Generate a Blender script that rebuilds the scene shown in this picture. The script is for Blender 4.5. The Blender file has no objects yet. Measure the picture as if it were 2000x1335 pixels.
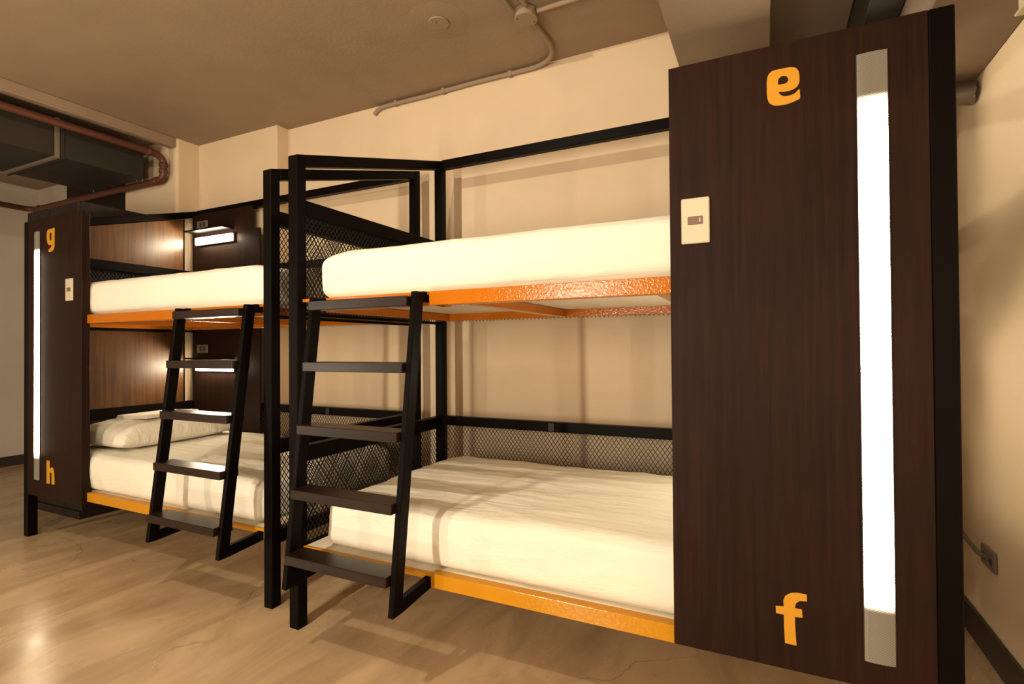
import bpy, bmesh, math, random
from mathutils import Vector, Matrix, noise

random.seed(7)
C = bpy.context.scene.collection

# ------------------------------------------------------------------ camera, world, lights, exposure
sc = bpy.context.scene
sc.view_settings.view_transform = 'Standard'
sc.view_settings.look = 'None'
sc.view_settings.gamma = 1.0
sc.view_settings.use_curve_mapping = False
sc.view_settings.exposure = 0.0

cam = bpy.data.cameras.new('camera')
cam.sensor_fit = 'HORIZONTAL'
cam.sensor_width = 36.0
cam.lens = 36.0 * 1034.13 / 2000.0
cam.clip_start = 0.02
camo = bpy.data.objects.new('camera', cam)
C.objects.link(camo)
_a, _b, _g = math.radians(25.8011), math.radians(0.5727), math.radians(-0.4226)
_s, _c = math.sin(_a), math.cos(_a)
_R = Vector((_c, _s, 0))
_F = Vector((-_s * math.cos(_b), _c * math.cos(_b), math.sin(_b)))
_U = Vector((_s * math.sin(_b), -_c * math.sin(_b), math.cos(_b)))
_R2 = _R * math.cos(_g) + _U * math.sin(_g)
_U2 = _U * math.cos(_g) - _R * math.sin(_g)
_m = Matrix((_R2, _U2, -_F)).transposed().to_4x4()
_m.translation = Vector((0, -1.64, 1.1979))
camo.matrix_world = _m
sc.camera = camo

w = bpy.data.worlds.new('world')
sc.world = w
w.use_nodes = True
w.node_tree.nodes['Background'].inputs[0].default_value = (1.0, 0.72, 0.42, 1)
w.node_tree.nodes['Background'].inputs[1].default_value = 0.02

WARM = (1.0, 0.885, 0.70)


def bulb(name, loc, power, radius=0.06, col=WARM):
    l = bpy.data.lights.new(name, 'POINT')
    l.energy = power
    l.shadow_soft_size = radius
    l.color = col
    o = bpy.data.objects.new(name, l)
    o.location = loc
    C.objects.link(o)


def area(name, loc, rot, sx, sy, power, col=WARM):
    l = bpy.data.lights.new(name, 'AREA')
    l.shape = 'RECTANGLE'
    l.size, l.size_y = sx, sy
    l.energy = power
    l.color = col
    o = bpy.data.objects.new(name, l)
    o.location = loc
    o.rotation_euler = rot
    C.objects.link(o)


# ceiling lamp over the aisle (beside the camera), the lit strips of the bunks opposite, and an added fill
bulb('aisle_lamp', (-1.65, -1.38, 2.82), 95, 0.035)
area('opposite_strip', (-1.55, -3.1, 1.2), (math.radians(90), 0, 0), 0.07, 1.4, 80)
area('opposite_strip_far', (-4.6, -3.1, 1.1), (math.radians(90), 0, 0), 0.07, 1.4, 42)
area('opposite_strip_near', (0.15, -3.1, 1.2), (math.radians(90), 0, 0), 0.07, 1.4, 20)
bulb('entry_fill', (-0.25, -2.0, 2.32), 7, 0.12)  # unseen fill added behind the camera to brighten the right wall


# ------------------------------------------------------------------ materials
def nt(m):
    m.use_nodes = True
    n = m.node_tree
    return n, n.nodes['Principled BSDF']


def setp(b, **k):
    for a, v in k.items():
        b.inputs[a.replace('_', ' ')].default_value = v


def paint(name, col, rough=0.6, var=0.06, scale=6.0, bump=0.0, bscale=60.0, spec=0.5, coat=0.0):
    m = bpy.data.materials.new(name)
    n, b = nt(m)
    tc = n.nodes.new('ShaderNodeTexCoord')
    no = n.nodes.new('ShaderNodeTexNoise')
    no.inputs['Scale'].default_value = scale
    no.inputs['Detail'].default_value = 4
    n.links.new(tc.outputs['Object'], no.inputs['Vector'])
    r = n.nodes.new('ShaderNodeValToRGB')
    r.color_ramp.elements[0].position = .3
    r.color_ramp.elements[1].position = .7
    r.color_ramp.elements[0].color = [max(0, c * (1 - var)) for c in col] + [1]
    r.color_ramp.elements[1].color = [min(1, c * (1 + var)) for c in col] + [1]
    n.links.new(no.outputs['Fac'], r.inputs['Fac'])
    n.links.new(r.outputs['Color'], b.inputs['Base Color'])
    setp(b, Roughness=rough)
    b.inputs['Specular IOR Level'].default_value = spec
    b.inputs['Coat Weight'].default_value = coat
    if bump > 0:
        n2 = n.nodes.new('ShaderNodeTexNoise')
        n2.inputs['Scale'].default_value = bscale
        n2.inputs['Detail'].default_value = 3
        n.links.new(tc.outputs['Object'], n2.inputs['Vector'])
        bp = n.nodes.new('ShaderNodeBump')
        bp.inputs['Strength'].default_value = bump
        bp.inputs['Distance'].default_value = 0.004
        n.links.new(n2.outputs['Fac'], bp.inputs['Height'])
        n.links.new(bp.outputs['Normal'], b.inputs['Normal'])
    return m


def wood(name, c0, c1, rough=0.42, spec=0.4, along='Z', bump=0.08):
    m = bpy.data.materials.new(name)
    n, b = nt(m)
    tc = n.nodes.new('ShaderNodeTexCoord')
    mp = n.nodes.new('ShaderNodeMapping')
    mp.inputs['Scale'].default_value = (34, 34, 1.3) if along == 'Z' else (1.3, 34, 34)
    n.links.new(tc.outputs['Object'], mp.inputs['Vector'])
    no = n.nodes.new('ShaderNodeTexNoise')
    no.inputs['Scale'].default_value = 1.6
    no.inputs['Detail'].default_value = 8
    no.inputs['Roughness'].default_value = 0.65
    no.inputs['Distortion'].default_value = 0.35
    n.links.new(mp.outputs['Vector'], no.inputs['Vector'])
    n3 = n.nodes.new('ShaderNodeTexNoise')
    n3.inputs['Scale'].default_value = 3.0
    n3.inputs['Detail'].default_value = 3
    n.links.new(tc.outputs['Object'], n3.inputs['Vector'])
    mx = n.nodes.new('ShaderNodeMath')
    mx.operation = 'MULTIPLY_ADD'
    mx.inputs[1].default_value = 0.45
    mx.inputs[2].default_value = -0.1
    n.links.new(n3.outputs['Fac'], mx.inputs[0])
    ad = n.nodes.new('ShaderNodeMath')
    ad.operation = 'ADD'
    n.links.new(no.outputs['Fac'], ad.inputs[0])
    n.links.new(mx.outputs[0], ad.inputs[1])
    r = n.nodes.new('ShaderNodeValToRGB')
    r.color_ramp.elements[0].position = .42
    r.color_ramp.elements[1].position = .85
    r.color_ramp.elements[0].color = list(c0) + [1]
    r.color_ramp.elements[1].color = list(c1) + [1]
    n.links.new(ad.outputs[0], r.inputs['Fac'])
    n.links.new(r.outputs['Color'], b.inputs['Base Color'])
    bp = n.nodes.new('ShaderNodeBump')
    bp.inputs['Strength'].default_value = bump
    bp.inputs['Distance'].default_value = 0.003
    n.links.new(no.outputs['Fac'], bp.inputs['Height'])
    n.links.new(bp.outputs['Normal'], b.inputs['Normal'])
    setp(b, Roughness=rough)
    b.inputs['Specular IOR Level'].default_value = spec
    return m


def glow(name, col, strength):
    m = bpy.data.materials.new(name)
    n, b = nt(m)
    b.inputs['Base Color'].default_value = (.8, .75, .65, 1)
    b.inputs['Emission Color'].default_value = list(col) + [1]
    b.inputs['Emission Strength'].default_value = strength
    return m


def diffuser_mat(name):
    # prismatic acrylic lit by a tube that ends short of it: the light falls off past the tube's ends
    m = bpy.data.materials.new(name)
    n, b = nt(m)
    tc = n.nodes.new('ShaderNodeTexCoord')
    sp = n.nodes.new('ShaderNodeSeparateXYZ')
    n.links.new(tc.outputs['Object'], sp.inputs[0])
    ab = n.nodes.new('ShaderNodeMath'); ab.operation = 'SUBTRACT'; ab.inputs[1].default_value = 1.18
    n.links.new(sp.outputs['Z'], ab.inputs[0])
    a2 = n.nodes.new('ShaderNodeMath'); a2.operation = 'ABSOLUTE'
    n.links.new(ab.outputs[0], a2.inputs[0])
    # prism pattern: two sets of fine diagonal ribs
    wv = []
    for sg in (1, -1):
        mu = n.nodes.new('ShaderNodeMath'); mu.operation = 'MULTIPLY_ADD'
        mu.inputs[1].default_value = sg * 0.75
        n.links.new(sp.outputs['X'], mu.inputs[0]); n.links.new(sp.outputs['Z'], mu.inputs[2])
        s2 = n.nodes.new('ShaderNodeMath'); s2.operation = 'MULTIPLY'; s2.inputs[1].default_value = 2 * math.pi / 0.0062
        n.links.new(mu.outputs[0], s2.inputs[0])
        s3 = n.nodes.new('ShaderNodeMath'); s3.operation = 'SINE'
        n.links.new(s2.outputs[0], s3.inputs[0])
        wv.append(s3)
    su = n.nodes.new('ShaderNodeMath'); su.operation = 'ADD'
    n.links.new(wv[0].outputs[0], su.inputs[0]); n.links.new(wv[1].outputs[0], su.inputs[1])
    mr = n.nodes.new('ShaderNodeMapRange')
    mr.inputs['From Min'].default_value = 0.60
    mr.inputs['From Max'].default_value = 0.672
    mr.inputs['To Min'].default_value = 45.0
    mr.inputs['To Max'].default_value = 0.15
    mr.interpolation_type = 'SMOOTHERSTEP'
    n.links.new(a2.outputs[0], mr.inputs['Value'])
    pm = n.nodes.new('ShaderNodeMath'); pm.operation = 'MULTIPLY_ADD'; pm.inputs[1].default_value = 0.2; pm.inputs[2].default_value = 0.8
    n.links.new(su.outputs[0], pm.inputs[0])
    fm = n.nodes.new('ShaderNodeMath'); fm.operation = 'MULTIPLY'
    n.links.new(mr.outputs[0], fm.inputs[0]); n.links.new(pm.outputs[0], fm.inputs[1])
    n.links.new(fm.outputs[0], b.inputs['Emission Strength'])
    b.inputs['Emission Color'].default_value = (1.0, .80, .52, 1)
    b.inputs['Base Color'].default_value = (.10, .08, .055, 1)
    setp(b, Roughness=.25)
    return m


def concrete():
    m = bpy.data.materials.new('polished_concrete')
    n, b = nt(m)
    tc = n.nodes.new('ShaderNodeTexCoord')
    mp = n.nodes.new('ShaderNodeMapping')
    mp.inputs['Scale'].default_value = (2.6, .9, 1)
    mp.inputs['Rotation'].default_value = (0, 0, -.12)
    n.links.new(tc.outputs['Object'], mp.inputs['Vector'])
    n1 = n.nodes.new('ShaderNodeTexNoise')
    n1.inputs['Scale'].default_value = 1.7; n1.inputs['Detail'].default_value = 9; n1.inputs['Roughness'].default_value = .6; n1.inputs['Distortion'].default_value = .7
    n.links.new(mp.outputs['Vector'], n1.inputs['Vector'])
    r = n.nodes.new('ShaderNodeValToRGB')
    e = r.color_ramp.elements
    e[0].position = .3; e[0].color = (.345, .232, .128, 1)
    e[1].position = .72; e[1].color = (.62, .445, .26, 1)
    n.links.new(n1.outputs['Fac'], r.inputs['Fac'])
    # hairline cracks
    nw = n.nodes.new('ShaderNodeTexNoise'); nw.inputs['Scale'].default_value = 2.3; nw.inputs['Detail'].default_value = 5
    n.links.new(tc.outputs['Object'], nw.inputs['Vector'])
    mixv = n.nodes.new('ShaderNodeMix'); mixv.data_type = 'VECTOR'; mixv.inputs['Factor'].default_value = .22
    n.links.new(tc.outputs['Object'], mixv.inputs[4]); n.links.new(nw.outputs['Color'], mixv.inputs[5])
    vo = n.nodes.new('ShaderNodeTexVoronoi'); vo.feature = 'DISTANCE_TO_EDGE'; vo.inputs['Scale'].default_value = 0.95
    n.links.new(mixv.outputs[1], vo.inputs['Vector'])
    cr = n.nodes.new('ShaderNodeMapRange')
    cr.inputs['From Min'].default_value = 0.0; cr.inputs['From Max'].default_value = .0028
    cr.inputs['To Min'].default_value = .55; cr.inputs['To Max'].default_value = 0.0
    n.links.new(vo.outputs['Distance'], cr.inputs['Value'])
    n4 = n.nodes.new('ShaderNodeTexNoise'); n4.inputs['Scale'].default_value = 2.0; n4.inputs['Detail'].default_value = 2
    n.links.new(tc.outputs['Object'], n4.inputs['Vector'])
    th = n.nodes.new('ShaderNodeMapRange'); th.inputs['From Min'].default_value = .45; th.inputs['From Max'].default_value = .6
    n.links.new(n4.outputs['Fac'], th.inputs['Value'])
    cm = n.nodes.new('ShaderNodeMath'); cm.operation = 'MULTIPLY'
    n.links.new(cr.outputs[0], cm.inputs[0]); n.links.new(th.outputs[0], cm.inputs[1])
    # scuffs
    n5 = n.nodes.new('ShaderNodeTexNoise'); n5.inputs['Scale'].default_value = 17; n5.inputs['Detail'].default_value = 6; n5.inputs['Roughness'].default_value = .7
    n.links.new(mp.outputs['Vector'], n5.inputs['Vector'])
    sf = n.nodes.new('ShaderNodeMapRange'); sf.inputs['From Min'].default_value = .69; sf.inputs['From Max'].default_value = .74; sf.inputs['To Max'].default_value = .45
    n.links.new(n5.outputs['Fac'], sf.inputs['Value'])
    mxx = n.nodes.new('ShaderNodeMath'); mxx.operation = 'MAXIMUM'
    n.links.new(cm.outputs[0], mxx.inputs[0]); n.links.new(sf.outputs[0], mxx.inputs[1])
    mc = n.nodes.new('ShaderNodeMix'); mc.data_type = 'RGBA'
    mc.inputs[7].default_value = (.10, .06, .035, 1)
    n.links.new(mxx.outputs[0], mc.inputs['Factor']); n.links.new(r.outputs['Color'], mc.inputs[6])
    n.links.new(mc.outputs[2], b.inputs['Base Color'])
    rr = n.nodes.new('ShaderNodeMapRange'); rr.inputs['From Min'].default_value = .3; rr.inputs['From Max'].default_value = .7
    rr.inputs['To Min'].default_value = .20; rr.inputs['To Max'].default_value = .33
    n.links.new(n1.outputs['Fac'], rr.inputs['Value']); n.links.new(rr.outputs[0], b.inputs['Roughness'])
    bp = n.nodes.new('ShaderNodeBump'); bp.inputs['Strength'].default_value = .12; bp.inputs['Distance'].default_value = .01
    n.links.new(n1.outputs['Fac'], bp.inputs['Height']); n.links.new(bp.outputs['Normal'], b.inputs['Normal'])
    b.inputs['Specular IOR Level'].default_value = .5
    return m


M = dict(
    wall=paint('cream_wall_paint', (.70, .54, .36), .75, .03, 3, .12, 90),
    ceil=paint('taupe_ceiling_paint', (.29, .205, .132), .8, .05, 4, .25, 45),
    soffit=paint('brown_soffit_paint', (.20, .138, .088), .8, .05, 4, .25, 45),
    greywall=paint('grey_wall_paint', (.56, .49, .40), .75, .04, 3, .1, 80),
    base=paint('dark_baseboard', (.035, .022, .018), .45),
    floor=concrete(),
    black=paint('black_steel_paint', (.0035, .0020, .0016), .42, .15, 9, .05, 140, .06),
    mesh=paint('black_mesh_steel', (.005, .003, .0032), .55),
    wenge=wood('wenge_veneer', (.0125, .0053, .0032), (.026, .0108, .0062), .5, .09),
    endwood=wood('brown_veneer', (.045, .017, .005), (.125, .052, .015), .34, .38),
    tread=wood('dark_tread_wood', (.006, .003, .002), (.022, .0105, .006), .32, .35, 'X'),
    orange=paint('orange_gloss_enamel', (.46, .130, .003), .13, .04, 5, .32, 110, .42),
    yellow=paint('yellow_gloss_enamel', (.54, .235, .008), .16, .04, 5, .3, 75, .4),
    ply=paint('white_laminate', (.80, .72, .58), .55, .03),
    sheet=paint('white_cotton_sheet', (.80, .755, .63), .85, .01, 5, .12, 420, .2),
    letter=paint('yellow_vinyl', (.56, .26, .008), .45, .01),
    plate=paint('ivory_plastic', (.60, .51, .37), .3, .01),
    button=paint('taupe_plastic', (.16, .105, .065), .35, .02),
    slot=paint('dark_slot', (.03, .02, .015), .5),
    lamp=glow('reading_lamp_glow', (1.0, .85, .60), 105),
    diff=diffuser_mat('strip_diffuser'),
    duct=paint('dark_grey_duct', (.036, .029, .022), .65, .08, 6, 0, 60, .2),
    pipe=paint('oxide_red_pipe', (.095, .028, .013), .45, .1),
    closet=wood('black_brown_laminate', (.010, .006, .004), (.022, .013, .009), .5, .3),
    grey=paint('grey_plastic_plate', (.17, .125, .09), .5),
    shiny=paint('brushed_edge', (.75, .62, .42), .25),
)



def add_creases(m):
    n = m.node_tree
    b = n.nodes['Principled BSDF']
    tc = n.nodes.new('ShaderNodeTexCoord')
    mp = n.nodes.new('ShaderNodeMapping')
    mp.inputs['Rotation'].default_value = (0, 0, .35)
    mp.inputs['Scale'].default_value = (2.2, 11, 5)
    n.links.new(tc.outputs['Object'], mp.inputs['Vector'])
    no = n.nodes.new('ShaderNodeTexNoise')
    no.inputs['Scale'].default_value = 1.6
    no.inputs['Detail'].default_value = 5
    no.inputs['Roughness'].default_value = .55
    no.inputs['Distortion'].default_value = .5
    n.links.new(mp.outputs['Vector'], no.inputs['Vector'])
    bp = n.nodes.new('ShaderNodeBump')
    bp.inputs['Strength'].default_value = .55
    bp.inputs['Distance'].default_value = .022
    n.links.new(no.outputs['Fac'], bp.inputs['Height'])
    old = b.inputs['Normal'].links[0].from_node
    n.links.new(bp.outputs['Normal'], old.inputs['Normal'])


add_creases(M['sheet'])

# ------------------------------------------------------------------ mesh helpers
class MB:
    def __init__(s):
        s.v = []
        s.f = []

    def box(s, x0, x1, y0, y1, z0, z1):
        b = len(s.v)
        s.v += [(x, y, z) for z in (z0, z1) for y in (y0, y1) for x in (x0, x1)]
        s.f += [[b + i for i in q] for q in ((0, 2, 3, 1), (4, 5, 7, 6), (0, 1, 5, 4), (2, 6, 7, 3), (0, 4, 6, 2), (1, 3, 7, 5))]
        return s

    def hexa(s, pts):   # 8 points: bottom 4 ccw, top 4 ccw
        b = len(s.v)
        s.v += [tuple(p) for p in pts]
        s.f += [[b + i for i in q] for q in ((3, 2, 1, 0), (4, 5, 6, 7), (0, 1, 5, 4), (1, 2, 6, 5), (2, 3, 7, 6), (3, 0, 4, 7))]
        return s

    def prism_x(s, poly, x0, x1):    # poly of (y,z)
        b = len(s.v); n = len(poly)
        s.v += [(x0, y, z) for y, z in poly] + [(x1, y, z) for y, z in poly]
        s.f += [list(range(b, b + n))[::-1], list(range(b + n, b + 2 * n))]
        s.f += [[b + i, b + (i + 1) % n, b + n + (i + 1) % n, b + n + i] for i in range(n)]
        return s

    def prism_y(s, poly, y0, y1):    # poly of (x,z)
        b = len(s.v); n = len(poly)
        s.v += [(x, y0, z) for x, z in poly] + [(x, y1, z) for x, z in poly]
        s.f += [list(range(b, b + n)), list(range(b + n, b + 2 * n))[::-1]]
        s.f += [[b + i, b + n + i, b + n + (i + 1) % n, b + (i + 1) % n] for i in range(n)]
        return s

    def prism_z(s, poly, z0, z1):    # poly of (x,y)
        b = len(s.v); n = len(poly)
        s.v += [(x, y, z0) for x, y in poly] + [(x, y, z1) for x, y in poly]
        s.f += [list(range(b, b + n))[::-1], list(range(b + n, b + 2 * n))]
        s.f += [[b + i, b + (i + 1) % n, b + n + (i + 1) % n, b + n + i] for i in range(n)]
        return s

    def tube(s, path, r, seg=12, caps=True):
        path = [Vector(p) for p in path]
        rings = []
        up = None
        for i, p in enumerate(path):
            d = (path[min(i + 1, len(path) - 1)] - path[max(i - 1, 0)]).normalized()
            if up is None:
                up = Vector((0, 0, 1)) if abs(d.z) < .9 else Vector((1, 0, 0))
            a = d.cross(up).normalized()
            up = a.cross(d).normalized()
            rr = r[i] if isinstance(r, (list, tuple)) else r
            b = len(s.v)
            s.v += [tuple(p + (a * math.cos(t) + up * math.sin(t)) * rr) for t in [2 * math.pi * k / seg for k in range(seg)]]
            rings.append(b)
        for b0, b1 in zip(rings, rings[1:]):
            s.f += [[b0 + k, b0 + (k + 1) % seg, b1 + (k + 1) % seg, b1 + k] for k in range(seg)]
        if caps:
            s.f += [[rings[0] + k for k in range(seg)][::-1], [rings[-1] + k for k in range(seg)]]
        return s

    def mirror(s, sg):
        if sg < 0:
            s.v = [(-x, y, z) for x, y, z in s.v]
        return s

    def build(s, name, mat, parent=None, bevel=0.0, smooth=False, loc=None):
        me = bpy.data.meshes.new(name)
        me.from_pydata(s.v, [], s.f)
        bm = bmesh.new(); bm.from_mesh(me)
        if bevel > 0:
            ed = [e for e in bm.edges if len(e.link_faces) == 2 and e.calc_face_angle(0) > .6]
            bmesh.ops.bevel(bm, geom=ed, offset=bevel, segments=1, affect='EDGES', clamp_overlap=True)
        bmesh.ops.recalc_face_normals(bm, faces=bm.faces)
        if smooth:
            for f in bm.faces: f.smooth = True
        bm.to_mesh(me); bm.free()
        if smooth and hasattr(me, 'set_sharp_from_angle'):
            me.set_sharp_from_angle(angle=math.radians(45))
        me.materials.append(mat)
        o = bpy.data.objects.new(name, me)
        C.objects.link(o)
        if parent: o.parent = parent
        if loc: o.location = loc
        return o


def tag(o, label=None, cat=None, group=None, kind=None):
    if label: o['label'] = label
    if cat: o['category'] = cat
    if group: o['group'] = group
    if kind: o['kind'] = kind
    return o


def empty(name, loc, label, cat, group=None):
    o = bpy.data.objects.new(name, None)
    o.empty_display_size = .1
    o.location = loc
    C.objects.link(o)
    return tag(o, label, cat, group)


def struct(name, mb, mat, bevel=0.0, smooth=False):
    return tag(mb.build(name, mat, None, bevel, smooth), kind='structure')


def smooth_closed(p, n=4):
    out = []
    L = len(p)
    for i in range(L):
        p0, p1, p2, p3 = [Vector(p[(i + k) % L]) for k in (-1, 0, 1, 2)]
        for k in range(n):
            t = k / n
            out.append(tuple(.5 * (2 * p1 + (p2 - p0) * t + (2 * p0 - 5 * p1 + 4 * p2 - p3) * t * t + (3 * p1 - p0 - 3 * p2 + p3) * t ** 3)))
    return out


def glyph(name, outer, holes, y, mat, parent, sub=4):
    bm = bmesh.new()
    edges = []
    for lp in [outer] + holes:
        q = smooth_closed(lp, sub) if sub > 1 else lp
        vs = [bm.verts.new((x, y, z)) for x, z in q]
        edges += [bm.edges.new((vs[i], vs[(i + 1) % len(vs)])) for i in range(len(vs))]
    r = bmesh.ops.triangle_fill(bm, edges=edges, use_beauty=True, use_dissolve=False)
    fs = [g for g in r['geom'] if isinstance(g, bmesh.types.BMFace)]
    ex = bmesh.ops.extrude_face_region(bm, geom=list(bm.faces))
    for v in [g for g in ex['geom'] if isinstance(g, bmesh.types.BMVert)]:
        v.co.y -= .0016
    bmesh.ops.recalc_face_normals(bm, faces=bm.faces)
    me = bpy.data.meshes.new(name); bm.to_mesh(me); bm.free()
    me.materials.append(mat)
    o = bpy.data.objects.new(name, me); C.objects.link(o)
    o.parent = parent
    return o


def lattice(mb, plane, p, a0, a1, b0, b1, cw=.024, ch=.034, w=.0034, th=.0016):
    """expanded-metal diamonds in a plane: x=p with (a,b)=(y,z), or y=p with (a,b)=(x,z)"""
    k = ch / cw
    for sg in (1, -1):
        # lines  b = sg*k*a + c
        cs = [b - sg * k * a for a in (a0, a1) for b in (b0, b1)]
        c = min(cs) + ch * .5
        while c < max(cs):
            pts = []
            for a in (a0, a1):
                b = sg * k * a + c
                if b0 <= b <= b1: pts.append((a, b))
            for b in (b0, b1):
                a = (b - c) / (sg * k)
                if a0 < a < a1: pts.append((a, b))
            c += ch
            if len(pts) < 2: continue
            pts.sort()
            (ax, bx), (ay, by) = pts[0], pts[-1]
            L = math.hypot(ay - ax, by - bx)
            if L < .004: continue
            nx, ny = -(by - bx) / L * w / 2, (ay - ax) / L * w / 2
            o = th * (.5 if sg > 0 else -.5)
            quad = [(ax + nx, bx + ny), (ax - nx, bx - ny), (ay - nx, by - ny), (ay + nx, by + ny)]
            if plane == 'x':
                q = [(p + o - th / 2, a, b) for a, b in quad] + [(p + o + th / 2, a, b) for a, b in quad]
            else:
                q = [(a, p + o - th / 2, b) for a, b in quad] + [(a, p + o + th / 2, b) for a, b in quad]
            mb.hexa(q)
    return mb


# ------------------------------------------------------------------ the room
WL, WR, WF = -7.15, 0.75, -3.4
struct('floor', MB().box(WL - .15, WR + .15, WF - .15, 1.55, -.1, 0), M['floor'])
struct('ceiling', MB().box(WL - .15, WR + .15, WF - .15, 1.55, 2.95, 3.05), M['ceil'])
wb = MB()
wb.box(-3.437, WR, 1.385, 1.55, 0, 2.95)
wb.box(-4.40, -3.437, 1.280, 1.55, 0, 2.95)
col = [(-4.394, 1.55), (-4.394, 1.115)] + [(-4.419 + .025 * math.cos(t), 1.115 - .025 * math.sin(t)) for t in [math.pi / 2 * k / 5 for k in range(1, 6)]] + [(-5.12, 1.09), (-5.12, 1.55)]
b0 = len(wb.v); n0 = len(col)
wb.v += [(x, y, 0) for x, y in col] + [(x, y, 2.95) for x, y in col]
wb.f += [list(range(b0, b0 + n0)), list(range(b0 + n0, b0 + 2 * n0))[::-1]]
wb.f += [[b0 + i, b0 + (i + 1) % n0, b0 + n0 + (i + 1) % n0, b0 + n0 + i] for i in range(n0)]
struct('wall_back', wb, M['wall'])
struct('wall_back_left', MB().box(WL, -5.121, 1.30, 1.55, 0, 2.95), M['greywall'])
struct('wall_right', MB().box(WR, WR + .15, WF, 1.55, 0, 2.95), M['wall'])
struct('wall_left', MB().box(WL - .15, WL, WF, 1.55, 0, 2.95), M['greywall'])
struct('wall_front', MB().box(WL, WR, WF - .15, WF, 0, 2.95), M['wall'])
struct('baseboard_right', MB().box(WR - .014, WR, WF, 1.385, 0, .122), M['base'], .003)
struct('baseboard_left', MB().box(WL, WL + .014, WF, 1.30, 0, .10), M['base'], .003)
struct('baseboard_back', MB().box(-3.437, WR - .014, 1.371, 1.385, 0, .11).box(-4.394, -3.437, 1.266, 1.28, 0, .11), M['base'], .003)
# dropped edges of the ceiling: left lip, boxed beam over the right bunk, soffit along the right wall
struct('trim_1', MB().box(-4.47, -4.40, WF, 1.09, 2.872, 2.95), M['ceil'], .004)
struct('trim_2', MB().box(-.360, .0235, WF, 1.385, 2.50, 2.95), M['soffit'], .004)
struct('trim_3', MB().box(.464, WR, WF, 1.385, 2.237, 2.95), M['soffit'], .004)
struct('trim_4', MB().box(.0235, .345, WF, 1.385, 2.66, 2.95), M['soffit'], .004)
# dark door in the recess left of the column
d = struct('door_1', MB().box(-6.39, -5.13, 1.22, 1.298, 0, 2.90), M['closet'], .004)
MB().box(-5.30, -5.27, 1.15, 1.219, .98, 1.01).box(-5.42, -5.27, 1.145, 1.165, .985, 1.005).build('door_handle', M['shiny'], d, .003)

# ------------------------------------------------------------------ bunk beds
L, T, W = 2.29, .053, 1.175
UZ, LZ = 1.359, .295            # undersides of the two bed frames
FY = .028                       # the frames sit a little behind the face of the posts


def top_z(y): return 2.034 + (2.372 - 2.034) * y / W


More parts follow.
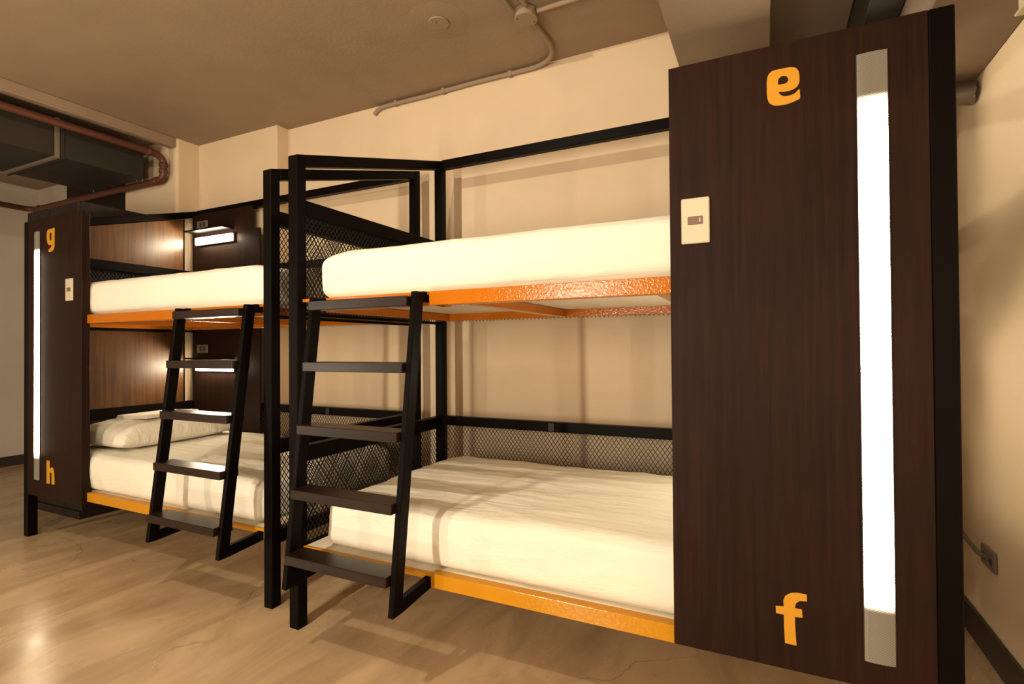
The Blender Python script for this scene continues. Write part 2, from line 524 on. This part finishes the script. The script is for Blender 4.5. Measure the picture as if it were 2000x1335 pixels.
def make_bunk(X0, Y0, s, label, notch, letters, sw, dz_panel, end_panels):
    root = empty('bunk_bed', (X0, Y0, 0), label, 'bunk bed', 'bunk beds along the wall')

    def P(name, mb, mat, bevel=.0025, parent=None, smooth=False):
        return mb.mirror(s).build(name, mat, parent or root, bevel, smooth)

    # posts
    for (x0, y0) in ((0, 0), (0, W - T), (L - T, 0), (L - T, W - T)):
        zt = 2.034 if y0 == 0 else 2.372
        m = MB()
        z0, z1 = (top_z(y0), top_z(y0 + T))
        m.hexa([(x0, y0, 0), (x0 + T, y0, 0), (x0 + T, y0 + T, 0), (x0, y0 + T, 0),
                (x0, y0, z0), (x0 + T, y0, z0), (x0 + T, y0 + T, z1), (x0, y0 + T, z1)])
        po = P('post', m, M['black'], .003)
        P('foot_cap', MB().box(x0 + .002, x0 + T - .002, y0 + .002, y0 + T - .002, -.0005, .006), M['mesh'], 0, po)
    # sloping end rails, rear top rail, guard rails
    for x0 in (0, L - T):
        P('end_top_rail', MB().prism_x([(T, top_z(T) - .053), (W - T, top_z(W - T) - .053), (W - T, top_z(W - T)), (T, top_z(T))], x0, x0 + T), M['black'], .003)
        for z1, h in ((1.848, .067), (.776, .068)):
            P('end_guard_rail', MB().box(x0 + .002, x0 + T - .002, T, W - T, z1 - h, z1), M['black'])
        for z0, z1 in ((1.342, 1.357), (.285, .345)):
            P('end_bottom_rail', MB().box(x0 + .012, x0 + T - .012, T, W - T, z0, z1), M['black'])
    P('rear_top_rail', MB().box(T, L - T, W - T + .002, W - .004, 2.309, 2.362), M['black'])
    for z0, z1 in ((1.797, 1.848), (.722, .777)):
        rg = P('rear_guard_rail', MB().box(T, L - T, W - T + .002, W - .004, z0, z1), M['black'])
        if z0 < 1:
            P('rail_clip', MB().box(.755, .79, W - T - .006, W - T + .003, z0 + .004, z1 - .004), M['mesh'], .001, rg)
    # diamond mesh infills
    yr = W - T / 2
    for z0, z1 in ((UZ, 1.797), (.345, .722)):
        tag(P('mesh_panel', lattice(MB(), 'y', yr, T, L - T, z0, z1), M['mesh'], 0), 'black diamond mesh at the rear', kind='stuff')
        for x in (T / 2, L - T / 2):
            tag(P('mesh_panel', lattice(MB(), 'x', x, T, W - T, z0, z1 - .015), M['mesh'], 0), 'black diamond mesh at the end', kind='stuff')
    # bed frames with a notch for the ladder
    xi = 1.605
    for z0, mat, col in ((UZ, M['orange'], 'orange'), (LZ, M['yellow'], 'yellow')):
        z1 = z0 + .0533
        fr = MB()
        fr.box(notch, xi, FY, FY + .042, z0, z1)
        P('front_rail', fr, mat, .002)
        P('notch_return', MB().box(notch, notch + .04, FY + .0425, FY + .10, z0, z1 - .0135), mat, .002)
        if col == 'yellow':
            P('rail_stub', MB().box(T + .001, T + .036, FY, FY + .10, z0 + .004, z1 - .0135), mat, .002)
        P('notch_rail', MB().box(T + .0365, notch - .0005, FY + .05, FY + .09, z0 + .004, z1 - .0135), mat, .002)
        P('notch_lip', MB().box(T + .001, notch - .0005, FY, FY + .018, z1 - .013, z1), mat, .0015)
        P('rear_rail', MB().box(T, L - T, 1.05, 1.095, z0, z1), mat, .002)
        for xb in (.10, .84, 1.55, 2.17):
            y0b = FY + .0905 if xb < notch else FY + .0425
            P('cross_beam', MB().box(xb, xb + .05, y0b, 1.049, z0, z0 + .038), mat, .002)
        dk_ = MB().prism_z([(T + .003, FY + .0185), (notch - .0005, FY + .0185), (notch - .0005, FY + .0425), (xi, FY + .0425), (L - T - .01, FY + .0425), (L - T - .01, 1.0495), (T + .003, 1.0495)], z1 - .013, z1 - .0006)
        P('deck_board', dk_, M['ply'], .001)
    # wooden end panels (head) and the upright strip at their rear edge
    for poly in () if not end_panels else ([(T, 1.848), (1.02, 1.848), (1.02, top_z(1.02) - .056), (T, top_z(T) - .056)], [(T, .777), (1.02, .777), (1.02, 1.341), (T, 1.341)]):
        P('end_panel', MB().prism_x(poly, L - T + .014, L - T + .03), M['endwood'], .002)
        za, zb_ = poly[1][1], poly[2][1]
        P('edge_trim', MB().box(L - T + .010, L - T + .034, 1.0205, 1.030, za, zb_), M['black'], .002)
    # headboard panels on the rear frame with lamp, shelf and outlet
    yh0, yh1 = 1.096, 1.114
    for k, poly in enumerate(([(1.445, UZ + .053), (L - T - .002, UZ + .053), (L - T - .002, 2.315), (1.535, 2.315), (1.535, 2.135), (1.445, 2.135)],
                              [(1.445, .363), (L - T - .002, .363), (L - T - .002, 1.356), (1.445, 1.356)])):
        P('headboard_panel', MB().prism_y(poly, yh0, yh1), M['wenge'], .0015)
        dz = -1.03 * k
        lp = P('reading_lamp', MB().box(1.712, 2.170, 1.076, yh0 - .0005, 2.050 + dz, 2.118 + dz), M['slot'], .002)
        P('lamp_diffuser', MB().box(1.716, 2.166, 1.062, 1.0758, 2.056 + dz, 2.113 + dz), M['lamp'], .004, lp)
        P('lamp_shelf', MB().box(1.732, 2.195, .985, yh0 - .0005, 2.150 + dz, 2.162 + dz), M['black'], .0015)
        ou = P('wall_outlet', MB().box(2.05, 2.185, 1.088, yh0 - .0005, 2.190 + dz + .01 * k, 2.258 + dz + .01 * k), M['grey'], .003)
        zc = 2.224 + dz + .01 * k
        for dx in (-.03, .012):
            P('socket', MB().box(2.117 + dx - .008, 2.117 + dx + .014, 1.0862, 1.0885, zc - .018, zc + .018), M['slot'], .001, ou)
    # privacy panel at the front with letters, strip light and switch
    pz0 = .285 + dz_panel
    pb = P('privacy_panel', MB().box(xi, L - T - .0005, 0, .0275, pz0, 2.034), M['wenge'], .0015)
    P('panel_return', MB().box(xi, xi + .02, .028, .045, pz0, 2.02), M['wenge'], .0015, pb)
    P('bottom_batten', MB().box(xi + .0205, 2.229, .028, .048, pz0 - .012, pz0 + .02), M['wenge'], .001, pb)
    P('top_batten', MB().box(xi + .0205, 2.229, .028, .048, 2.0, 2.033), M['wenge'], .001, pb)
    for nm, outer, holes, sub in letters:
        glyph(nm, outer, holes, -.0004, M['letter'], pb, sub)
    sx0, sx1 = 2.084, 2.150
    st = P('strip_light', MB().box(sx0 - .002, sx1 + .002, -.0035, -.0003, .379, 1.957), M['slot'], .0005)
    dm = MB()
    nz = 2
    arc = [(sx0 + (sx1 - sx0) * i / 10, -.0036 - .005 * math.sqrt(max(0, 1 - (2 * i / 10 - 1) ** 2))) for i in range(11)]
    bb = 0
    for z in (.381, 1.955):
        dm.v += [(x, y, z) for x, y in arc]
    dm.f += [[i, i + 1, 12 + i, 11 + i] for i in range(10)] + [list(range(11))[::-1], list(range(11, 22)), [0, 11, 21, 10]]
    P('strip_diffuser', dm, M['diff'], 0, st, True)
    a0, a1 = sw
    swp = P('light_switch', MB().box(a0, a1, -.009, -.0003, 1.499, 1.633), M['plate'], .0028)
    xm = (a0 + a1) / 2
    P('switch_button', MB().box(xm - .021, xm + .021, -.0115, -.0088, 1.554, 1.578), M['button'], .001, swp)
    P('switch_rocker', MB().box(xm + .012, xm + .015, -.0122, -.0114, 1.560, 1.572), M['plate'], 0, swp)
    return root


EL = [(1.872, 1.934), (1.875, 1.95), (1.884, 1.96), (1.896, 1.962), (1.918, 1.962), (1.932, 1.961), (1.944, 1.956), (1.95, 1.946), (1.952, 1.934), (1.952, 1.918), (1.948, 1.907), (1.94, 1.9), (1.926, 1.897), (1.913, 1.897), (1.902, 1.899), (1.904, 1.893), (1.91, 1.887), (1.918, 1.884), (1.929, 1.884), (1.94, 1.887), (1.946, 1.892), (1.952, 1.896), (1.953, 1.883), (1.953, 1.871), (1.944, 1.867), (1.931, 1.863), (1.916, 1.861), (1.899, 1.862), (1.888, 1.865), (1.879, 1.872), (1.874, 1.883), (1.872, 1.9), (1.872, 1.918)]
EH = [(1.901, 1.92), (1.9, 1.928), (1.902, 1.936), (1.909, 1.941), (1.916, 1.941), (1.922, 1.937), (1.925, 1.93), (1.924, 1.924), (1.92, 1.92), (1.912, 1.919)]
FL = [(1.878, .479), (1.898, .481), (1.897, .497), (1.902, .511), (1.915, .521), (1.93, .525), (1.954, .524), (1.954, .506), (1.937, .504), (1.928, .496), (1.925, .482), (1.942, .482), (1.943, .46), (1.925, .458), (1.925, .436), (1.928, .381), (1.9, .382), (1.898, .43), (1.898, .459), (1.879, .459)]
GL = [(-1.91, 1.958), (-1.909, 1.908), (-1.91, 1.85), (-1.915, 1.831), (-1.931, 1.819), (-1.953, 1.814), (-1.975, 1.815), (-1.978, 1.832), (-1.962, 1.835), (-1.948, 1.845), (-1.945, 1.858), (-1.962, 1.857), (-1.981, 1.861), (-1.995, 1.878), (-2.001, 1.902), (-2.001, 1.931), (-1.993, 1.951), (-1.973, 1.957), (-1.951, 1.957), (-1.932, 1.959)]
GH = [(-1.967, 1.925), (-1.962, 1.935), (-1.951, 1.934), (-1.944, 1.923), (-1.944, 1.897), (-1.948, 1.886), (-1.956, 1.884), (-1.966, 1.896)]
HL = [(-1.999, .514), (-1.963, .513), (-1.963, .464), (-1.936, .477), (-1.918, .468), (-1.909, .441), (-1.905, .373), (-1.939, .37), (-1.939, .434), (-1.949, .445), (-1.961, .436), (-1.961, .371), (-1.999, .369)]

XR, YR, XLf, YL = -1.867, 0.0, -2.068, .079
make_bunk(XR, YR, 1, 'black steel bunk bed with letters e and f on its large dark panel', .712,
          [('letter', EL, [EH], 4), ('letter', FL, [], 1)], (1.639, 1.718), .025, False)
make_bunk(XLf, YL, -1, 'black steel bunk bed with letters g and h on its far-left dark panel', .712,
          [('letter', GL, [GH], 4), ('letter', HL, [], 1)], (1.689, 1.768), -.01, True)


# ------------------------------------------------------------------ ladders
def make_ladder(X0, Y0, s, xs, label):
    root = empty('bunk_ladder', (X0, Y0, 0), label, 'ladder', 'ladders hooked on the bunks')

    def P(name, mb, mat, bevel=.002, parent=None):
        return mb.mirror(s).build(name, mat, parent or root, bevel)
    yf = lambda z: -.043 - (1.391 - z) * (.183 - .043) / (1.391 - .277)
    wst, D = .024, .050
    zb, zt = .270, 1.408
    for x0 in (xs, xs + .513):
        m = MB()
        m.hexa([(x0, yf(zb), zb), (x0 + wst, yf(zb), zb), (x0 + wst, yf(zb) + D, zb), (x0, yf(zb) + D, zb),
                (x0, yf(zt), zt), (x0 + wst, yf(zt), zt), (x0 + wst, yf(zt) + D, zt), (x0, yf(zt) + D, zt)])
        sti = P('stile', m, M['black'])
        # hook over the bed rail at the top, stand-off foot at the bottom
        P('hook', MB().box(x0, x0 + wst, yf(zt) + D, .05, 1.372, 1.4115), M['black'], .0015, sti)
        y0 = yf(zb) + D
        P('foot_brace', MB().prism_x([(y0, .270), (.105, .292), (.105, .335), (y0, .318)], x0, x0 + wst), M['black'], .0015, sti)
    for k, z in enumerate((1.390, 1.145, .898, .652, .410)):
        y0 = yf(z) - .026
        x0, x1 = xs + wst, xs + .513
        P('tread', MB().box(x0, x1, y0, y0 + (.096 if k else .060), z - .037, z), M['tread'], .002)
    return root


make_ladder(XR, YR, 1, .167, 'black ladder with wooden treads hanging on the bunk marked e and f')
make_ladder(XLf, YL, -1, .112, 'black ladder with wooden treads hanging on the bunk marked g and h')


# ------------------------------------------------------------------ mattresses and bedding
def mattress(name, x0, x1, y0, y1, z0, z1, label, seed, wr=.004):
    nx, ny, nz = 130, 70, 16
    r = .045
    hx, hy, hz = (x1 - x0) / 2, (y1 - y0) / 2, (z1 - z0) / 2
    bm = bmesh.new()

    def shape(p):
        q = Vector((max(-hx + r, min(hx - r, p.x)), max(-hy + r, min(hy - r, p.y)), max(-hz + r, min(hz - r, p.z))))
        dd = p - q
        if dd.length > 1e-9:
            dd.normalize()
        out = q + dd * r
        # soft bulge and sheet wrinkles (long shallow creases)
        w = Vector((out.x * 1.3 + out.y * 1.9, out.y * 7 + out.z * 6 - out.x * 1.2, out.z * 4 + seed * 7.3))
        a = noise.fractal(w, 1.0, 2.0, 4)
        w2 = Vector((out.x * 9, out.y * 2.2 + out.x * 3, out.z * 1.6 + seed * 3.1))
        b = noise.noise(w2)
        ridge = (1 - abs(noise.noise(Vector((out.x * 2.0 - out.y * 1.4 + seed, out.y * 5.5 + out.x * 1.5 + out.z * 5, seed * 1.7))))) ** 8
        amt = wr * (a * .9 + b * .5 + ridge * .8)
        if p.z < -hz + .02:
            amt *= .2
        crown = .010 * (1 - (out.x / hx) ** 2) * (1 - (out.y / hy) ** 2) if p.z > 0 else 0
        fe = abs(p.x) / hx
        if p.z > 0 and fe > .87:
            crown -= .022 * ((fe - .87) / .13) ** 1.6 * (p.z / hz)
        side = .010 * (1 - (out.z / hz) ** 2)
        return out + dd * (amt + (side if abs(dd.z) < .6 else 0)) + Vector((0, 0, crown))

    def grid(f, na, nb):
        vs = [[bm.verts.new(shape(f(i / na * 2 - 1, j / nb * 2 - 1))) for j in range(nb + 1)] for i in range(na + 1)]
        for i in range(na):
            for j in range(nb):
                bm.faces.new((vs[i][j], vs[i + 1][j], vs[i + 1][j + 1], vs[i][j + 1]))
    for sg in (1, -1):
        grid(lambda a, b: Vector((a * hx, b * hy, sg * hz)), nx, ny)
        grid(lambda a, b: Vector((a * hx, sg * hy, b * hz)), nx, nz)
        grid(lambda a, b: Vector((sg * hx, a * hy, b * hz)), ny, nz)
    bmesh.ops.remove_doubles(bm, verts=bm.verts, dist=.0008)
    bmesh.ops.recalc_face_normals(bm, faces=bm.faces)
    for f in bm.faces: f.smooth = True
    me = bpy.data.meshes.new(name); bm.to_mesh(me); bm.free()
    me.materials.append(M['sheet'])
    o = bpy.data.objects.new(name, me)
    o.location = ((x0 + x1) / 2, (y0 + y1) / 2, (z0 + z1) / 2)
    C.objects.link(o)
    return tag(o, label, 'mattress', 'sheeted mattresses on the bunks')


mattress('mattress', XR + .118, XR + 2.195, .068, 1.046, 1.4125, 1.616, 'white sheeted mattress on the upper bunk beside the e panel', 1, .003)
mattress('mattress', XR + .150, XR + 2.195, .068, 1.046, .348, .568, 'white sheeted mattress on the lower bunk beside the f panel, under ladder shadows', 2, .0065)
mattress('mattress', XLf - 2.195, XLf - .088, YL + .058, YL + 1.046, 1.4125, 1.616, 'white sheeted mattress on the upper bunk beside the g panel', 3, .0032)
mattress('mattress', XLf - 2.195, XLf - .150, YL + .058, YL + 1.046, .348, .568, 'white sheeted mattress on the lower bunk beside the h panel, with pillow', 4, .0065)


def pillow(loc, hx, hy, hz, rz, label):
    n = 56
    bm = bmesh.new()

    def pt(u, v, sg):
        h = hz * ((1 - u ** 4) * (1 - v ** 4)) ** .42
        x = hx * u * (1 - .07 * (1 - v * v) ** 1.0 * abs(u) ** 3)
        y = hy * v * (1 - .05 * (1 - u * u) * abs(v) ** 3)
        wz = noise.fractal(Vector((x * 6, y * 4, sg * 2.0)), 1.0, 2.0, 3) * .016
        # creases running in from the corners
        ang = math.atan2(v, u)
        wz += .010 * math.sin(ang * 9 + 2 * u) * (abs(u) * abs(v)) ** .8
        z = sg * h + (wz if sg > 0 else 0) * min(1, h / (hz * .4))
        return Vector((x, y, z * (1.0 if sg > 0 else .42)))
    for sg in (1, -1):
        vs = [[bm.verts.new(pt(i / n * 2 - 1, j / n * 2 - 1, sg)) for j in range(n + 1)] for i in range(n + 1)]
        for i in range(n):
            for j in range(n):
                bm.faces.new((vs[i][j], vs[i + 1][j], vs[i + 1][j + 1], vs[i][j + 1]))
    bmesh.ops.remove_doubles(bm, verts=bm.verts, dist=.0012)
    bmesh.ops.recalc_face_normals(bm, faces=bm.faces)
    for f in bm.faces: f.smooth = True
    me = bpy.data.meshes.new('pillow'); bm.to_mesh(me); bm.free()
    me.materials.append(M['sheet'])
    o = bpy.data.objects.new('pillow', me)
    o.location = loc; o.rotation_euler = (0, math.radians(1), rz)
    C.objects.link(o)
    return tag(o, label, 'pillow')


pillow((-3.80, .61, .626), .25, .415, .118, math.radians(5), 'white pillow at the head of the lower bunk marked h')
tw = MB()
for k in range(3):
    tw.box(-.15 + .002 * k, .15 - .003 * k, -.19 + .002 * k, .19 - .002 * k, .0075 * k, .0075 * k + .0072)
to = tag(tw.build('folded_towel', M['sheet'], None, .003), 'thin folded white towel lying on the pillow', 'towel')
to.location = (-3.80, .60, .746)
to.rotation_euler = (math.radians(0), math.radians(-2), math.radians(5))

# ------------------------------------------------------------------ services on ceiling and walls
dk = MB().box(-5.38, -4.60, WF + .02, .95, 2.60, 2.86)
dt = tag(dk.build('air_duct', M['duct'], None, .004), 'large dark grey air duct hanging along the ceiling at left', 'duct')
MB().box(-5.40, -4.585, .345, .372, 2.585, 2.875).build('duct_flange', M['grey'], dt, .002)
MB().box(-5.40, -4.585, .376, .40, 2.585, 2.875).build('duct_flange', M['duct'], dt, .002)
for x in (-4.62, -4.66, -5.30):
    MB().tube([(x, .93 if x < -4.65 else .952, 2.58), (x, .93 if x < -4.65 else .952, 2.95)], .004, 6).build('hanger_rod', M['grey'], dt)


def arc3(p0, pc, p1, n=7):
    p0, pc, p1 = Vector(p0), Vector(pc), Vector(p1)
    return [((1 - t) ** 2 * p0 + 2 * t * (1 - t) * pc + t * t * p1) for t in [k / n for k in range(n + 1)]]


pr = .027
pp = [(-4.47, WF + .05, 2.795)] + arc3((-4.47, .93, 2.795), (-4.47, 1.03, 2.795), (-4.47, 1.03, 2.73)) + arc3((-4.47, 1.03, 2.66), (-4.47, 1.03, 2.60), (-4.55, 1.03, 2.60)) \
    + arc3((-6.48, 1.03, 2.60), (-6.58, 1.03, 2.60), (-6.58, .93, 2.60)) + [(-6.58, WF + .05, 2.60)]
pi = tag(MB().tube(pp, pr, 14).build('sprinkler_pipe', M['pipe'], None, 0, True), 'rust red pipe bending down and back in front of the column', 'pipe')
for q in (((-4.47, .90, 2.795), (-4.47, .93, 2.795)), ((-4.47, 1.03, 2.735), (-4.47, 1.03, 2.705)), ((-4.47, 1.03, 2.685), (-4.47, 1.03, 2.655)), ((-4.545, 1.03, 2.60), (-4.575, 1.03, 2.60)), ((-6.45, 1.03, 2.60), (-6.48, 1.03, 2.60))):
    MB().tube(q, pr + .007, 14).build('pipe_collar', M['pipe'], pi, .002, True)

# tall dark cabinet beyond the left bunk
wd = empty('wardrobe', (-4.76, .73, 0), 'tall black-brown cabinet standing beyond the left bunk', 'cabinet')
MB().box(-.36, .36, -.31, .30, .055, 2.265).build('carcass', M['closet'], wd, .003)
for x in (-.357, .003):
    dd = MB().box(x, x + .354, -.33, -.311, .10, 2.255).build('cabinet_door', M['closet'], wd, .002)
    hx_ = -.03 if x < 0 else .03
    MB().tube([(hx_, -.335, 1.0), (hx_, -.345, 1.0), (hx_, -.345, 1.15), (hx_, -.335, 1.15)], .005, 8).build('door_pull', M['grey'], dd)
MB().box(-.355, .355, -.322, .295, 0, .0545).build('plinth', M['closet'], wd, .002)

# painted conduit, junction box and cover plate on the ceiling
jb = empty('junction_box', (-1.115, .86, 2.95), 'round painted junction box under the ceiling where conduits meet', 'junction box')
MB().tube([(0, 0, -.003), (0, 0, -.048)], .058, 28).build('box_body', M['ceil'], jb, .002)
MB().tube([(0, 0, -.0485), (0, 0, -.053)], .061, 28).build('box_lid', M['ceil'], jb, .001)
for a in (.7, 3.84):
    MB().tube([(.046 * math.cos(a), .046 * math.sin(a), -.0532), (.046 * math.cos(a), .046 * math.sin(a), -.0555)], .004, 8).build('screw', M['slot'], jb)
cz = 2.928
cpath = [(-1.11, .925, cz)] + arc3((-1.10, 1.12, cz), (-1.10, 1.36, cz), (-1.32, 1.365, cz), 10) + [(-1.7, 1.366, cz + .004), (-2.1, 1.366, cz - .002)] + arc3((-2.42, 1.366, cz), (-2.53, 1.368, cz), (-2.545, 1.371, 2.885), 7)
cd = tag(MB().tube(cpath, .015, 12).build('conduit', M['ceil'], None, 0, True), 'painted conduit curving from the junction box along the wall top', 'conduit')
for x in (-1.45, -1.95, -2.35):
    MB().box(x - .012, x + .012, 1.35, 1.384, cz - .017, cz + .018).build('conduit_clip', M['ceil'], cd, .002)
tag(MB().tube([(-1.05, .86, cz), (-.364, .86, cz)], .0125, 10).tube([(-.80, .86, cz), (-.70, .86, cz)], .016, 10).build('conduit', M['ceil'], None, 0, True), 'straight painted conduit running right from the junction box to the beam', 'conduit')
tag(MB().tube([(-1.165, .80, cz), (-1.165, WF + .02, cz)], .0125, 10).build('conduit', M['ceil'], None, 0, True), 'painted conduit from the junction box towards the camera, the left of two', 'conduit')
tag(MB().tube([(-1.085, .79, cz), (-1.085, WF + .02, cz)], .0125, 10).build('conduit', M['ceil'], None, 0, True), 'painted conduit from the junction box towards the camera, the right of two', 'conduit')
cp = empty('ceiling_cover', (-1.575, .74, 2.95), 'round painted-over blank cover on the ceiling', 'cover plate')
MB().tube([(0, 0, -.0005), (0, 0, -.004)], [.165, .13], 40).build('plaster_patch', M['ceil'], cp, 0, True)
MB().tube([(0, 0, -.0042), (0, 0, -.012)], .056, 36).build('cover_disc', M['ceil'], cp, .0015)
MB().tube([(.0, -.02, -.0163), (.0, -.02, -.018)], .004, 8).build('screw', M['slot'], cp)

# right wall: box near the top, stub pipe, outlet with conduit, dark duct in the recess
wbx = tag(MB().box(.60, .749, -.35, .185, 2.066, 2.22).build('wall_box', M['plate'], None, .006), 'cream box fixed high on the right wall', 'wall box')
MB().box(.594, .745, -.352, .189, 2.058, 2.0655).build('box_lip', M['plate'], wbx, .002)
sm = MB()
random.seed(3)
seg = 16
rings = []
for i, (x, rr) in enumerate(((.46, .030), (.60, .031), (.68, .034), (.735, .046))):
    b = len(sm.v)
    for k in range(seg):
        t = 2 * math.pi * k / seg
        jx = random.uniform(-.02, .012) if i == 3 else 0
        jr = random.uniform(-.008, .006) if i == 3 else 0
        sm.v.append((x + jx, 1.02 + (rr + jr) * math.cos(t), 2.185 + (rr + jr) * math.sin(t)))
    rings.append(b)
for a_, b_ in zip(rings, rings[1:]):
    sm.f += [[a_ + k, a_ + (k + 1) % seg, b_ + (k + 1) % seg, b_ + k] for k in range(seg)]
sm.f.append([rings[0] + k for k in range(seg)])
sm.f.append([rings[-1] + k for k in range(seg)])
tag(sm.build('stub_pipe', M['grey'], None, 0, True), 'short torn-wrapped stub pipe meeting the right wall under the soffit', 'pipe')
od = empty('wall_outlet_box', (WR - .006, .955, .385), 'small dark outlet plate low on the right wall', 'outlet')
MB().box(-.006, .0055, -.066, .066, -.035, .04).build('cover_plate', M['grey'], od, .003)
for y in (-.035, .035):
    MB().box(-.0085, -.0062, y - .012, y + .012, -.012, .012).build('socket', M['slot'], od, .001)
tag(MB().tube(arc3((.733, .962, .392), (.725, .99, .385), (.728, 1.06, .388)) + arc3((.728, 1.10, .392), (.728, 1.15, .392), (.726, 1.27, .42)), .0085, 9).build('conduit', M['grey'], None, 0, True), 'thin grey conduit running from the outlet plate behind the e and f bunk', 'conduit')
tag(MB().box(.347, .461, WF + .02, 1.38, 2.44, 2.72).build('cable_tray', M['duct'], None, .003), 'dark boxed duct between the beam and the soffit at right', 'duct')
